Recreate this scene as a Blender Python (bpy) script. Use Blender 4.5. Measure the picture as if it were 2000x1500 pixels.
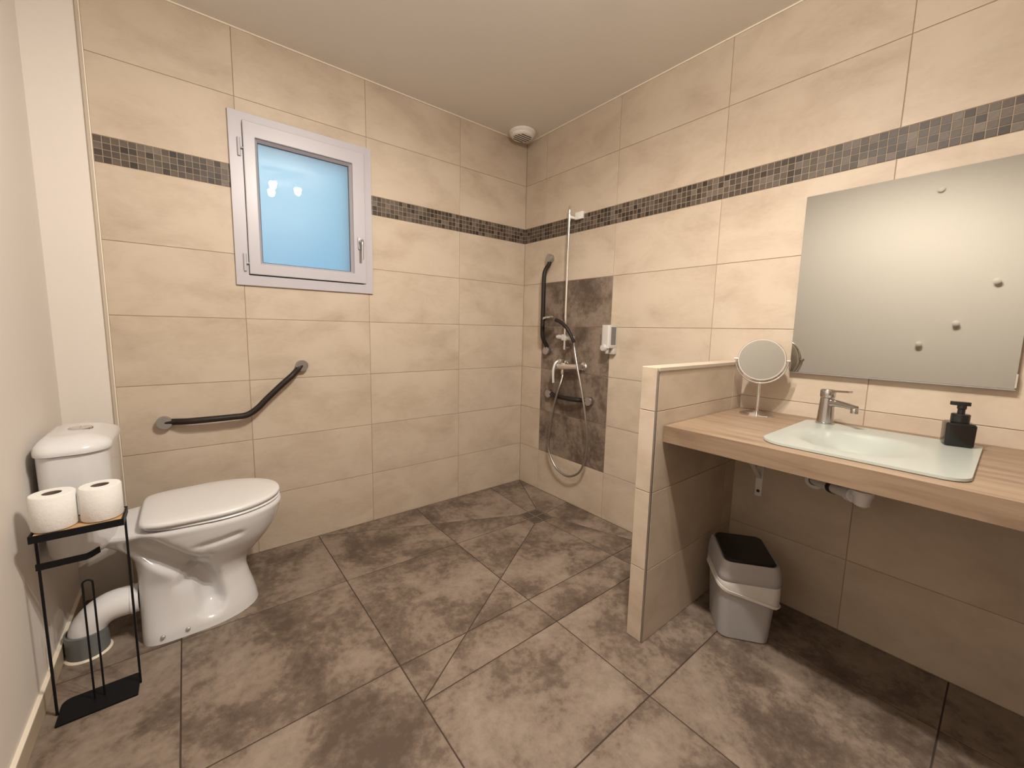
import bpy, bmesh, math, random
import numpy as np
from mathutils import Vector, Matrix

random.seed(7)
for o in list(bpy.data.objects):
    bpy.data.objects.remove(o)
scene = bpy.context.scene
col = scene.collection

# ------------------------------------------------------------------ camera
cd = bpy.data.cameras.new('camera')
cam = bpy.data.objects.new('camera', cd)
col.objects.link(cam)
cam.location = (-1.9975, -2.35048, 1.18167)
cam.rotation_euler = (1.45183, -0.0208, -0.67269)
cd.sensor_width = 36.0
cd.sensor_fit = 'HORIZONTAL'
cd.lens = 790.09 / 2000 * 36.0
cd.shift_x = 0.00191
cd.shift_y = -0.00635
cd.clip_start = 0.02
scene.camera = cam

# ------------------------------------------------------------------ view / world
vs = scene.view_settings
vs.view_transform = 'Standard'
vs.look = 'None'
vs.gamma = 1.0
vs.use_curve_mapping = False
vs.exposure = 0.0

world = bpy.data.worlds.new('world')
scene.world = world
world.use_nodes = True
nt = world.node_tree
nt.nodes.clear()
wo = nt.nodes.new('ShaderNodeOutputWorld')
bg = nt.nodes.new('ShaderNodeBackground')
bg.inputs['Strength'].default_value = 0.76
tcw = nt.nodes.new('ShaderNodeTexCoord')
sep = nt.nodes.new('ShaderNodeSeparateXYZ')
rmp = nt.nodes.new('ShaderNodeValToRGB')
rmp.color_ramp.elements[0].position = 0.30
rmp.color_ramp.elements[0].color = (0.30, 0.58, 0.92, 1)
rmp.color_ramp.elements[1].position = 0.75
rmp.color_ramp.elements[1].color = (0.36, 0.78, 1.0, 1)
mp = nt.nodes.new('ShaderNodeMapRange')
mp.inputs['From Min'].default_value = -1
mp.inputs['From Max'].default_value = 1
nt.links.new(tcw.outputs['Generated'], sep.inputs[0])
nt.links.new(sep.outputs['Z'], mp.inputs['Value'])
nt.links.new(mp.outputs[0], rmp.inputs[0])
nt.links.new(rmp.outputs[0], bg.inputs['Color'])
nt.links.new(bg.outputs[0], wo.inputs[0])

# lamp settings (the spot heads themselves are built with the ceiling lamp below)
LAMP_POWER = 58.0         # watts of each spot head, sent downwards
LAMP_SPILL = 10.0         # watts of each bulb sent all round
LAMP_AIM = Vector((-0.16, 0.20, -0.97))     # the heads are turned towards the toilet corner
LAMP_COLOR = (1.0, 0.93, 0.835)

# ------------------------------------------------------------------ materials
def new_mat(name):
    m = bpy.data.materials.new(name)
    m.use_nodes = True
    n = m.node_tree
    b = n.nodes['Principled BSDF']
    return m, n, b

def plain(name, color, rough=0.5, metal=0.0, coat=0.0, spec=0.5, noise=0.0, scale=20.0, bump=0.0):
    m, n, b = new_mat(name)
    b.inputs['Base Color'].default_value = (*color, 1)
    b.inputs['Roughness'].default_value = rough
    b.inputs['Metallic'].default_value = metal
    b.inputs['Specular IOR Level'].default_value = spec
    b.inputs['Coat Weight'].default_value = coat
    b.inputs['Coat Roughness'].default_value = 0.05
    if noise > 0 or bump > 0:
        tc = n.nodes.new('ShaderNodeTexCoord')
        nz = n.nodes.new('ShaderNodeTexNoise')
        nz.inputs['Scale'].default_value = scale
        nz.inputs['Detail'].default_value = 5
        n.links.new(tc.outputs['Object'], nz.inputs['Vector'])
        if noise > 0:
            mx = n.nodes.new('ShaderNodeMix')
            mx.data_type = 'RGBA'
            mx.inputs['A'].default_value = (*[c * (1 - noise) for c in color], 1)
            mx.inputs['B'].default_value = (*[min(1, c * (1 + noise)) for c in color], 1)
            n.links.new(nz.outputs['Fac'], mx.inputs['Factor'])
            n.links.new(mx.outputs['Result'], b.inputs['Base Color'])
        if bump > 0:
            bp = n.nodes.new('ShaderNodeBump')
            bp.inputs['Strength'].default_value = bump
            bp.inputs['Distance'].default_value = 0.002
            n.links.new(nz.outputs['Fac'], bp.inputs['Height'])
            n.links.new(bp.outputs[0], b.inputs['Normal'])
    return m

def tile_mat(name, stops, stretch, scale, rough, fine=0.15, spec=0.4):
    """cement-look tile: cloudy large noise + fine grain, shifted for each tile"""
    m, n, b = new_mat(name)
    tc = n.nodes.new('ShaderNodeTexCoord')
    oi = n.nodes.new('ShaderNodeObjectInfo')
    mul = n.nodes.new('ShaderNodeMath'); mul.operation = 'MULTIPLY'
    mul.inputs[1].default_value = 37.0
    n.links.new(oi.outputs['Random'], mul.inputs[0])
    cmb = n.nodes.new('ShaderNodeCombineXYZ')
    for i in range(3):
        n.links.new(mul.outputs[0], cmb.inputs[i])
    mpg = n.nodes.new('ShaderNodeMapping')
    mpg.inputs['Scale'].default_value = stretch
    n.links.new(tc.outputs['Object'], mpg.inputs['Vector'])
    add = n.nodes.new('ShaderNodeVectorMath'); add.operation = 'ADD'
    n.links.new(mpg.outputs[0], add.inputs[0])
    n.links.new(cmb.outputs[0], add.inputs[1])
    n1 = n.nodes.new('ShaderNodeTexNoise')
    n1.inputs['Scale'].default_value = scale
    n1.inputs['Detail'].default_value = 8
    n1.inputs['Roughness'].default_value = 0.62
    n1.inputs['Distortion'].default_value = 0.35
    n.links.new(add.outputs[0], n1.inputs['Vector'])
    n2 = n.nodes.new('ShaderNodeTexNoise')
    n2.inputs['Scale'].default_value = scale * 9
    n2.inputs['Detail'].default_value = 6
    n2.inputs['Roughness'].default_value = 0.7
    n.links.new(add.outputs[0], n2.inputs['Vector'])
    ma = n.nodes.new('ShaderNodeMath'); ma.operation = 'MULTIPLY_ADD'
    ma.inputs[1].default_value = fine
    sb = n.nodes.new('ShaderNodeMath'); sb.operation = 'SUBTRACT'
    sb.inputs[1].default_value = 0.5
    n.links.new(n2.outputs['Fac'], sb.inputs[0])
    n.links.new(sb.outputs[0], ma.inputs[0])
    n.links.new(n1.outputs['Fac'], ma.inputs[2])
    cr = n.nodes.new('ShaderNodeValToRGB')
    el = cr.color_ramp.elements
    while len(el) < len(stops):
        el.new(0.5)
    for e, (p, c) in zip(el, stops):
        e.position = p
        e.color = (*c, 1)
    n.links.new(ma.outputs[0], cr.inputs[0])
    n.links.new(cr.outputs[0], b.inputs['Base Color'])
    b.inputs['Roughness'].default_value = rough
    b.inputs['Specular IOR Level'].default_value = spec
    bp = n.nodes.new('ShaderNodeBump')
    bp.inputs['Strength'].default_value = 0.06
    bp.inputs['Distance'].default_value = 0.002
    n.links.new(n2.outputs['Fac'], bp.inputs['Height'])
    n.links.new(bp.outputs[0], b.inputs['Normal'])
    return m

M = {}
M['beige_x'] = tile_mat('beige_cement_tile', [(0.25, (0.415, 0.33, 0.25)), (0.42, (0.485, 0.395, 0.307)), (0.56, (0.535, 0.445, 0.352)), (0.75, (0.555, 0.466, 0.372))],
                        (1.0, 1.0, 1.7), 3.6, 0.48, 0.22, 0.3)
M['brown_tile'] = tile_mat('brown_cement_tile', [(0.34, (0.088, 0.062, 0.047)), (0.46, (0.140, 0.103, 0.079)), (0.535, (0.205, 0.157, 0.122)), (0.68, (0.268, 0.212, 0.168))],
                           (1.0, 1.0, 1.0), 3.8, 0.46, 0.45, 0.3)

def mosaic_mat(name, per_island):
    m, n, b = new_mat(name)
    src = n.nodes.new('ShaderNodeNewGeometry' if per_island else 'ShaderNodeObjectInfo')
    cr = n.nodes.new('ShaderNodeValToRGB')
    el = cr.color_ramp.elements
    cols = [(0.0, (0.026, 0.017, 0.012)), (0.22, (0.050, 0.035, 0.025)), (0.55, (0.080, 0.059, 0.044)), (0.85, (0.112, 0.086, 0.067)), (1.0, (0.15, 0.12, 0.097))]
    while len(el) < len(cols):
        el.new(0.5)
    for e, (p, c) in zip(el, cols):
        e.position = p; e.color = (*c, 1)
    n.links.new(src.outputs['Random Per Island' if per_island else 'Random'], cr.inputs[0])
    tc = n.nodes.new('ShaderNodeTexCoord')
    nz = n.nodes.new('ShaderNodeTexNoise')
    nz.inputs['Scale'].default_value = 70; nz.inputs['Detail'].default_value = 4
    n.links.new(tc.outputs['Object'], nz.inputs['Vector'])
    mx = n.nodes.new('ShaderNodeMix'); mx.data_type = 'RGBA'; mx.blend_type = 'OVERLAY'
    mx.inputs['Factor'].default_value = 0.35
    n.links.new(cr.outputs[0], mx.inputs['A'])
    n.links.new(nz.outputs['Fac'], mx.inputs['B'])
    n.links.new(mx.outputs['Result'], b.inputs['Base Color'])
    b.inputs['Roughness'].default_value = 0.5
    b.inputs['Specular IOR Level'].default_value = 0.4
    return m
M['mosaic'] = mosaic_mat('mosaic_stone', False)
M['mosaic_far'] = mosaic_mat('mosaic_stone_far', True)

M['grout'] = plain('beige_grout', (0.33, 0.25, 0.175), 0.9, noise=0.1)
M['grout_light'] = plain('light_grout', (0.33, 0.265, 0.20), 0.9)
M['grout_floor'] = plain('brown_grout', (0.05, 0.032, 0.023), 0.9, noise=0.1)
M['paint'] = plain('wall_paint', (0.70, 0.645, 0.59), 0.75, noise=0.02, scale=60, bump=0.04)
M['ceiling'] = plain('ceiling_paint', (0.76, 0.72, 0.665), 0.8, noise=0.015, scale=8)
M['caulk'] = plain('cream_caulk', (0.80, 0.72, 0.60), 0.6)
M['trim'] = plain('stone_trim', (0.48, 0.41, 0.33), 0.5)
M['skirting'] = plain('skirting_stone', (0.47, 0.38, 0.28), 0.5, noise=0.12, scale=9)
M['pvc'] = plain('white_pvc', (0.80, 0.79, 0.80), 0.32)
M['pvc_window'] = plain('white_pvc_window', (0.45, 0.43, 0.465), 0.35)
M['gasket'] = plain('dark_gasket', (0.035, 0.03, 0.028), 0.7)
M['chrome'] = plain('chrome', (0.78, 0.77, 0.76), 0.12, 1.0)
M['tap_chrome'] = plain('tap_chrome', (0.55, 0.54, 0.535), 0.14, 1.0)
M['satin'] = plain('satin_metal', (0.50, 0.50, 0.51), 0.34, 1.0)
M['steel'] = plain('brushed_steel', (0.42, 0.40, 0.38), 0.38, 1.0, noise=0.1, scale=80)
M['grip'] = plain('dark_grip', (0.018, 0.013, 0.010), 0.5, spec=0.3, noise=0.1, scale=50)
M['black_metal'] = plain('black_metal', (0.006, 0.006, 0.007), 0.5, spec=0.2)
M['black_plastic'] = plain('black_plastic', (0.012, 0.012, 0.012), 0.3)
M['black_gloss'] = plain('black_gloss', (0.008, 0.008, 0.008), 0.15)
M['ceramic'] = plain('white_ceramic', (0.68, 0.675, 0.685), 0.18, coat=0.4)
M['seat'] = plain('white_seat_plastic', (0.70, 0.69, 0.69), 0.28)
M['white_plastic'] = plain('white_plastic', (0.78, 0.76, 0.72), 0.4)
M['grey_plastic'] = plain('grey_plastic', (0.38, 0.365, 0.365), 0.45, noise=0.04, scale=6)
M['liner'] = plain('bin_liner_film', (0.62, 0.60, 0.58), 0.35, noise=0.06, scale=30)
M['grey_pipe'] = plain('grey_pvc_pipe', (0.16, 0.17, 0.17), 0.45)
M['smoke'] = plain('smoked_window', (0.16, 0.15, 0.155), 0.15)
M['silver_plastic'] = plain('silver_plastic', (0.62, 0.61, 0.59), 0.3, 0.35)
M['paper'] = plain('tissue_paper', (0.80, 0.78, 0.76), 0.95, noise=0.03, scale=120, bump=0.5)
M['card'] = plain('brown_card', (0.13, 0.095, 0.075), 0.9)
M['door'] = plain('door_wood', (0.22, 0.15, 0.095), 0.5, noise=0.1)
M['paint_darkened'] = plain('wall_paint_darkened', (0.42, 0.37, 0.32), 0.75)  # for the unseen front wall, darkened to soak up bounced light

def wood_mat(name, c1, c2, c3, stretch, scale, rough):
    m, n, b = new_mat(name)
    tc = n.nodes.new('ShaderNodeTexCoord')
    mpg = n.nodes.new('ShaderNodeMapping')
    mpg.inputs['Scale'].default_value = stretch
    n.links.new(tc.outputs['Object'], mpg.inputs['Vector'])
    nz = n.nodes.new('ShaderNodeTexNoise')
    nz.inputs['Scale'].default_value = scale
    nz.inputs['Detail'].default_value = 7
    nz.inputs['Roughness'].default_value = 0.6
    nz.inputs['Distortion'].default_value = 0.6
    n.links.new(mpg.outputs[0], nz.inputs['Vector'])
    cr = n.nodes.new('ShaderNodeValToRGB')
    el = cr.color_ramp.elements
    el.new(0.5)
    for e, (p, c) in zip(el, [(0.3, c1), (0.5, c2), (0.72, c3)]):
        e.position = p; e.color = (*c, 1)
    n.links.new(nz.outputs['Fac'], cr.inputs[0])
    n.links.new(cr.outputs[0], b.inputs['Base Color'])
    b.inputs['Roughness'].default_value = rough
    return m
M['oak'] = wood_mat('oak_laminate', (0.175, 0.115, 0.073), (0.25, 0.172, 0.112), (0.30, 0.215, 0.145), (9, 1.0, 9), 3.0, 0.5)
M['bamboo'] = wood_mat('bamboo_board', (0.42, 0.25, 0.12), (0.52, 0.32, 0.16), (0.58, 0.37, 0.20), (1.5, 20, 20), 3.0, 0.5)

m, n, b = new_mat('mirror_silver')
b.inputs['Base Color'].default_value = (0.48, 0.485, 0.455, 1)
b.inputs['Metallic'].default_value = 1.0
b.inputs['Roughness'].default_value = 0.02
M['mirror'] = m

m, n, b = new_mat('frosted_glass')
b.inputs['Base Color'].default_value = (0.95, 0.98, 1.0, 1)
b.inputs['Transmission Weight'].default_value = 1.0
b.inputs['Roughness'].default_value = 0.55
b.inputs['IOR'].default_value = 1.3
b.inputs['Coat Weight'].default_value = 1.0
b.inputs['Coat Roughness'].default_value = 0.006
M['frosted'] = m

m, n, b = new_mat('white_basin_glass')
b.inputs['Base Color'].default_value = (0.365, 0.385, 0.352, 1)
b.inputs['Roughness'].default_value = 0.32
b.inputs['Coat Weight'].default_value = 0.15
M['basin'] = m

m, n, b = new_mat('lit_bulb')
b.inputs['Base Color'].default_value = (1, 0.9, 0.7, 1)
b.inputs['Emission Color'].default_value = (1, 0.86, 0.66, 1)
b.inputs['Emission Strength'].default_value = 60.0
M['bulb'] = m

# ------------------------------------------------------------------ helpers
def tag(o, label=None, cat=None, group=None, kind=None):
    if label: o['label'] = label
    if cat: o['category'] = cat
    if group: o['group'] = group
    if kind: o['kind'] = kind
    return o

def link(name, me, mat=None, parent=None, loc=None):
    o = bpy.data.objects.new(name, me)
    col.objects.link(o)
    if mat is not None and me is not None and len(me.materials) == 0:
        me.materials.append(M[mat] if isinstance(mat, str) else mat)
    if loc is not None:
        o.location = loc
    if parent is not None:
        o.parent = parent
    return o

def thing(name, loc, label, cat, group=None, rotz=0.0):
    o = bpy.data.objects.new(name, None)
    col.objects.link(o)
    o.location = loc
    o.rotation_euler = (0, 0, rotz)
    o.empty_display_size = 0.05
    tag(o, label, cat, group)
    return o

def mesh_from(verts, faces, smooth=False, name='m', fix=True):
    me = bpy.data.meshes.new(name)
    me.from_pydata([tuple(v) for v in verts], [], faces)
    me.update()
    if fix:
        bm = bmesh.new(); bm.from_mesh(me)
        bmesh.ops.recalc_face_normals(bm, faces=bm.faces)
        bm.to_mesh(me); bm.free()
    if smooth:
        me.polygons.foreach_set('use_smooth', [True] * len(me.polygons))
    return me

def part(name, me, mat, parent, world=True):
    """mesh given in world coordinates (minus the parent's place) or local ones"""
    o = link(name, me, mat, parent)
    if world and parent is not None:
        p = parent
        off = Vector((0, 0, 0))
        while p is not None:
            off += p.location
            p = p.parent
        me.transform(Matrix.Translation(-off))
    return o

def smooth_by_angle(me, ang=40):
    me.polygons.foreach_set('use_smooth', [True] * len(me.polygons))
    bm = bmesh.new(); bm.from_mesh(me)
    for e in bm.edges:
        e.smooth = not (len(e.link_faces) == 2 and e.calc_face_angle(0) > math.radians(ang))
    bm.to_mesh(me); bm.free()
    return me

def box(x0, x1, y0, y1, z0, z1, bev=0.0, seg=2):
    bm = bmesh.new()
    vs_ = [bm.verts.new((x, y, z)) for x in (x0, x1) for y in (y0, y1) for z in (z0, z1)]
    for f in [(0, 1, 3, 2), (4, 6, 7, 5), (0, 4, 5, 1), (2, 3, 7, 6), (0, 2, 6, 4), (1, 5, 7, 3)]:
        bm.faces.new([vs_[i] for i in f])
    bmesh.ops.recalc_face_normals(bm, faces=bm.faces)
    if bev > 0:
        bmesh.ops.bevel(bm, geom=list(bm.edges), offset=bev, segments=seg, profile=0.5, affect='EDGES')
    me = bpy.data.meshes.new('box')
    bm.to_mesh(me); bm.free()
    if bev > 0 and seg > 1:
        smooth_by_angle(me, 35)
    return me

def join(meshes):
    bm = bmesh.new()
    for me in meshes:
        bm.from_mesh(me)
    me = bpy.data.meshes.new('joined')
    bm.to_mesh(me); bm.free()
    return me

def cells(us, vs_, skip, n0, n1, axis):
    """plate made of grid cells in (u,v) with some left out, thick from n0 to n1 along axis ('y' or 'x' or 'z')"""
    bm = bmesh.new()
    def P(u, v, n_):
        return {'y': (u, n_, v), 'x': (n_, u, v), 'z': (u, v, n_)}[axis]
    cache = {}
    def V(i, j, k):
        key = (i, j, k)
        if key not in cache:
            cache[key] = bm.verts.new(P(us[i], vs_[j], (n0, n1)[k]))
        return cache[key]
    nu, nv = len(us) - 1, len(vs_) - 1
    on = lambda i, j: 0 <= i < nu and 0 <= j < nv and (i, j) not in skip
    for i in range(nu):
        for j in range(nv):
            if not on(i, j): continue
            for k in (0, 1):
                bm.faces.new([V(i, j, k), V(i + 1, j, k), V(i + 1, j + 1, k), V(i, j + 1, k)])
            for (a, b_, di, dj) in (((i, j), (i + 1, j), 0, -1), ((i, j + 1), (i + 1, j + 1), 0, 1), ((i, j), (i, j + 1), -1, 0), ((i + 1, j), (i + 1, j + 1), 1, 0)):
                if not on(i + di, j + dj):
                    bm.faces.new([V(*a, 0), V(*b_, 0), V(*b_, 1), V(*a, 1)])
    bmesh.ops.recalc_face_normals(bm, faces=bm.faces)
    me = bpy.data.meshes.new('plate')
    bm.to_mesh(me); bm.free()
    return me

def lathe(profile, n=32, axis='z', center=(0, 0, 0), smooth=True, ang=40):
    """profile: list of (radius, height) from one end to the other"""
    verts, faces, rings = [], [], []
    for r, h in profile:
        if r < 1e-6:
            rings.append([len(verts)]); verts.append((0, 0, h))
        else:
            ring = []
            for k in range(n):
                a = 2 * math.pi * k / n
                ring.append(len(verts)); verts.append((r * math.cos(a), r * math.sin(a), h))
            rings.append(ring)
    for a, b_ in zip(rings[:-1], rings[1:]):
        for k in range(n):
            k2 = (k + 1) % n
            if len(a) == 1 and len(b_) == 1: continue
            if len(a) == 1: faces.append((a[0], b_[k], b_[k2]))
            elif len(b_) == 1: faces.append((a[k], a[k2], b_[0]))
            else: faces.append((a[k], a[k2], b_[k2], b_[k]))
    if len(rings[0]) > 1: faces.append(tuple(reversed(rings[0])))
    if len(rings[-1]) > 1: faces.append(tuple(rings[-1]))
    cx, cy, cz = center
    out = []
    for x, y, z in verts:
        if axis == 'x': x, y, z = z, x, y
        elif axis == 'y': x, y, z = x, z, y
        out.append((x + cx, y + cy, z + cz))
    me = mesh_from(out, faces)
    if smooth: smooth_by_angle(me, ang)
    return me

def catmull(pts, n=8, closed=False):
    P = [np.array(p, float) for p in pts]
    out = []
    N = len(P)
    for i in range(N - (0 if closed else 1)):
        p0 = P[(i - 1) % N] if closed or i > 0 else 2 * P[0] - P[1]
        p1, p2 = P[i], P[(i + 1) % N]
        p3 = P[(i + 2) % N] if closed or i + 2 < N else 2 * P[-1] - P[-2]
        for k in range(n):
            t = k / n
            out.append(0.5 * ((2 * p1) + (-p0 + p2) * t + (2 * p0 - 5 * p1 + 4 * p2 - p3) * t * t + (-p0 + 3 * p1 - 3 * p2 + p3) * t ** 3))
    if not closed: out.append(P[-1])
    return out

def tube(path, r, n=12, cap=True, flat=None):
    """round tube along points; r number or list; flat=(a,b) gives a rectangular section"""
    P = [Vector(p) for p in path]
    R_ = r if isinstance(r, (list, tuple)) else [r] * len(P)
    T = []
    for i in range(len(P)):
        a = P[max(0, i - 1)]; b_ = P[min(len(P) - 1, i + 1)]
        T.append((b_ - a).normalized())
    up = Vector((0, 0, 1)) if abs(T[0].z) < 0.9 else Vector((1, 0, 0))
    nrm = (up - T[0] * up.dot(T[0])).normalized()
    verts, faces = [], []
    if flat:
        sec = [(flat[0], flat[1]), (-flat[0], flat[1]), (-flat[0], -flat[1]), (flat[0], -flat[1])]
        n = 4
    for i, p in enumerate(P):
        nrm = (nrm - T[i] * nrm.dot(T[i])).normalized()
        bn = T[i].cross(nrm)
        for k in range(n):
            if flat:
                v = p + nrm * sec[k][0] + bn * sec[k][1]
            else:
                a = 2 * math.pi * k / n
                v = p + (nrm * math.cos(a) + bn * math.sin(a)) * R_[i]
            verts.append(v)
    for i in range(len(P) - 1):
        for k in range(n):
            k2 = (k + 1) % n
            faces.append((i * n + k, i * n + k2, (i + 1) * n + k2, (i + 1) * n + k))
    if cap:
        faces.append(tuple(range(n - 1, -1, -1)))
        faces.append(tuple((len(P) - 1) * n + k for k in range(n)))
    me = mesh_from(verts, faces)
    if not flat: smooth_by_angle(me, 50)
    return me

def loft(rings, caps=True, smooth=True, ang=40):
    n = len(rings[0])
    verts = [p for r in rings for p in r]
    faces = []
    for i in range(len(rings) - 1):
        for k in range(n):
            k2 = (k + 1) % n
            faces.append((i * n + k, i * n + k2, (i + 1) * n + k2, (i + 1) * n + k))
    if caps:
        faces.append(tuple(range(n - 1, -1, -1)))
        faces.append(tuple((len(rings) - 1) * n + k for k in range(n)))
    me = mesh_from(verts, faces)
    if smooth: smooth_by_angle(me, ang)
    return me

def rrect(x0, x1, y0, y1, r, n=6):
    """rounded rectangle outline; r number or four radii (x0y0, x1y0, x1y1, x0y1)"""
    rr = r if isinstance(r, (list, tuple)) else [r] * 4
    out = []
    for (cx, cy, a0, q) in ((x0 + rr[0], y0 + rr[0], 180, rr[0]), (x1 - rr[1], y0 + rr[1], 270, rr[1]), (x1 - rr[2], y1 - rr[2], 0, rr[2]), (x0 + rr[3], y1 - rr[3], 90, rr[3])):
        for k in range(n + 1):
            a = math.radians(a0 + 90 * k / n)
            out.append((cx + q * math.cos(a), cy + q * math.sin(a)))
    return out

# ------------------------------------------------------------------ room measures
XL, YF, ZC = -2.405, -2.78, 2.506
ROWS = [(0.0, 0.2994), (0.2994, 0.6014), (0.6014, 0.9034), (0.9034, 1.2054), (1.2054, 1.5074), (1.5074, 1.8064), (1.9094, 2.2106), (2.2106, 2.503)]
MZ0, MZ1 = 1.8064, 1.9094
G = 0.0013            # half joint
WXD = -2.242          # where the tiling of the window wall ends
WIN = (-1.785, -1.153, 1.375, 2.140)     # opening in the wall behind the window frame

# ------------------------------------------------------------------ shell
floor_o = link('floor', box(XL - 0.1, 0.1, YF - 0.1, 0.1, -0.12, -0.0335), 'grout_floor')
tag(floor_o, 'brown cement-look floor tiles with shower slope', None, None, 'structure')
ceil = link('ceiling', box(XL - 0.1, 0.1, YF - 0.1, 0.1, ZC, ZC + 0.1), 'ceiling')
tag(ceil, 'plain matt painted ceiling', None, None, 'structure')
wb = link('wall_back', cells([XL - 0.1, WIN[0], WIN[1], 0.1], [-0.12, WIN[2], WIN[3], ZC], {(1, 1)}, 0.0022, 0.26, 'y'), 'grout')
tag(wb, 'beige tiled wall with the small window', None, None, 'structure')
wr = link('wall_right', box(0.0022, 0.15, YF - 0.1, 0.0022, -0.12, ZC), 'grout')
tag(wr, 'beige tiled wall behind shower and washbasin', None, None, 'structure')
wl = link('wall_left', box(XL - 0.12, XL, YF - 0.1, 0.0022, -0.12, ZC), 'paint')
tag(wl, 'plain painted wall beside the toilet', None, None, 'structure')
wf = link('wall_front', box(XL, 0.0022, YF - 0.12, YF, -0.12, ZC), 'paint_darkened')
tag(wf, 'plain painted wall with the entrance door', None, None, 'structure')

# door in the wall opposite the window
dr = link('door_1', box(-1.55, -0.72, YF - 0.01, YF + 0.03, 0.008, 2.04, 0.003, 1), 'door')
tag(dr, 'plain painted door opposite the window', None, None, 'structure')
part('door_frame', join([box(-1.62, -1.552, YF - 0.005, YF + 0.04, 0, 2.11), box(-0.718, -0.65, YF - 0.005, YF + 0.04, 0, 2.11), box(-1.552, -0.718, YF - 0.005, YF + 0.04, 2.042, 2.11)]), 'door', dr)
part('door_handle', join([lathe([(0.0, 0), (0.025, 0), (0.025, 0.008), (0.01, 0.009), (0.01, 0.05), (0, 0.05)], 20, 'y', (-1.48, YF + 0.03, 1.02)), tube([(-1.48, YF + 0.075, 1.02), (-1.36, YF + 0.075, 1.02)], 0.009)]), 'satin', dr)

# ---- tiles
tile_cache = {}
def plate_mesh(w, h, axis, t=0.0045, ch=0.0009):
    key = (round(w, 4), round(h, 4), axis, t)
    if key in tile_cache: return tile_cache[key]
    a, b_ = w / 2, h / 2
    o = [(-a, -b_), (a, -b_), (a, b_), (-a, b_)]
    i = [(-a + ch, -b_ + ch), (a - ch, -b_ + ch), (a - ch, b_ - ch), (-a + ch, b_ - ch)]
    # depth: 0 = face, positive = into the wall
    L = [(u, v, t) for u, v in o] + [(u, v, ch * 0.7) for u, v in o] + [(u, v, 0) for u, v in i]
    conv = {'y': lambda u, v, d: (u, d, v), 'y-': lambda u, v, d: (u, d, v), 'x': lambda u, v, d: (d, u, v), 'z': lambda u, v, d: (u, v, -d)}[axis]
    F = [(8, 9, 10, 11)]
    for k in range(4):
        k2 = (k + 1) % 4
        F += [(k, k2, 4 + k2, 4 + k), (4 + k, 4 + k2, 8 + k2, 8 + k)]
    F.append((3, 2, 1, 0))
    me = mesh_from([conv(*p) for p in L], F)
    tile_cache[key] = me
    return me

def wall_tile(parent, axis, u0, u1, v0, v1, plane, mat, name='wall_tile', sign=1):
    w, h = u1 - u0 - 2 * G, v1 - v0 - 2 * G
    me = plate_mesh(w, h, axis)
    if len(me.materials) and me.materials[0] != M[mat]:
        me = me.copy(); me.materials.clear()
    cu, cv = (u0 + u1) / 2, (v0 + v1) / 2
    loc = {'y': (cu, plane, cv), 'x': (plane, cu, cv), 'z': (cu, cv, plane)}[axis]
    o = link(name, me, mat, parent, loc)
    if sign < 0:
        o.rotation_euler = (0, 0, math.pi)
    return o

WCOLS = [(-0.562, 0.0), (-1.163, -0.562), (-1.764, -1.163), (WXD, -1.764)]
for (x0, x1) in WCOLS:
    for (z0, z1) in ROWS:
        ox = x0 < WIN[1] and x1 > WIN[0]
        oz = z0 < WIN[3] and z1 > WIN[2]
        if ox and oz:
            ax0, ax1, az0, az1 = x0 + G, x1 - G, z0 + G, z1 - G
            us = sorted({ax0, ax1} | {w for w in WIN[:2] if ax0 < w < ax1})
            vz = sorted({az0, az1} | {w for w in WIN[2:] if az0 < w < az1})
            skip = set()
            for i in range(len(us) - 1):
                for j in range(len(vz) - 1):
                    mu, mv = (us[i] + us[i + 1]) / 2, (vz[j] + vz[j + 1]) / 2
                    if WIN[0] < mu < WIN[1] and WIN[2] < mv < WIN[3]: skip.add((i, j))
            if len(skip) == (len(us) - 1) * (len(vz) - 1): continue
            cx, cz = (x0 + x1) / 2, (z0 + z1) / 2
            me = cells([u - cx for u in us], [v - cz for v in vz], skip, 0.0, 0.0045, 'y')
            link('wall_tile', me, 'beige_x', wb, (cx, 0, cz))
        else:
            wall_tile(wb, 'y', x0, x1, z0, z1, 0.0, 'beige_x')
RC = [0.0, -0.2111, -0.8117, -1.4124, -2.0130, -2.6137, YF]
for i in range(len(RC) - 1):
    for k, (z0, z1) in enumerate(ROWS):
        dark = (i == 1 and 1 <= k <= 4)
        wall_tile(wr, 'x', RC[i + 1], RC[i], z0, z1, 0.0, 'brown_tile' if dark else 'beige_x')

# ---- mosaic strips
PM = (MZ1 - MZ0) / 4
mos_y = plate_mesh(PM - 0.0026, PM - 0.0026, 'y', 0.004, 0.0006)
mos_x = plate_mesh(PM - 0.0026, PM - 0.0026, 'x', 0.004, 0.0006)
gl = part('mosaic_grout', join([box(WXD, WIN[0] + 0.01, 0.0012, 0.004, MZ0 + 0.0005, MZ1 - 0.0005), box(WIN[1] - 0.01, 0, 0.0012, 0.004, MZ0 + 0.0005, MZ1 - 0.0005)]), 'grout_light', wb)
gl2 = part('mosaic_grout', box(0.0012, 0.004, YF, 0, MZ0 + 0.0005, MZ1 - 0.0005), 'grout_light', wr)
k = 0
while True:
    xc = -PM / 2 - k * PM
    k += 1
    if xc - PM / 2 < WXD - 0.004: break
    if WIN[0] + 0.004 < xc < WIN[1] - 0.004: continue
    for r in range(4):
        link('mosaic_tile', mos_y, 'mosaic', wb, (xc, random.uniform(-0.0002, 0.0003), MZ0 + PM * (r + 0.5)))
ncol = int((-YF) / PM)
far_m = []
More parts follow.
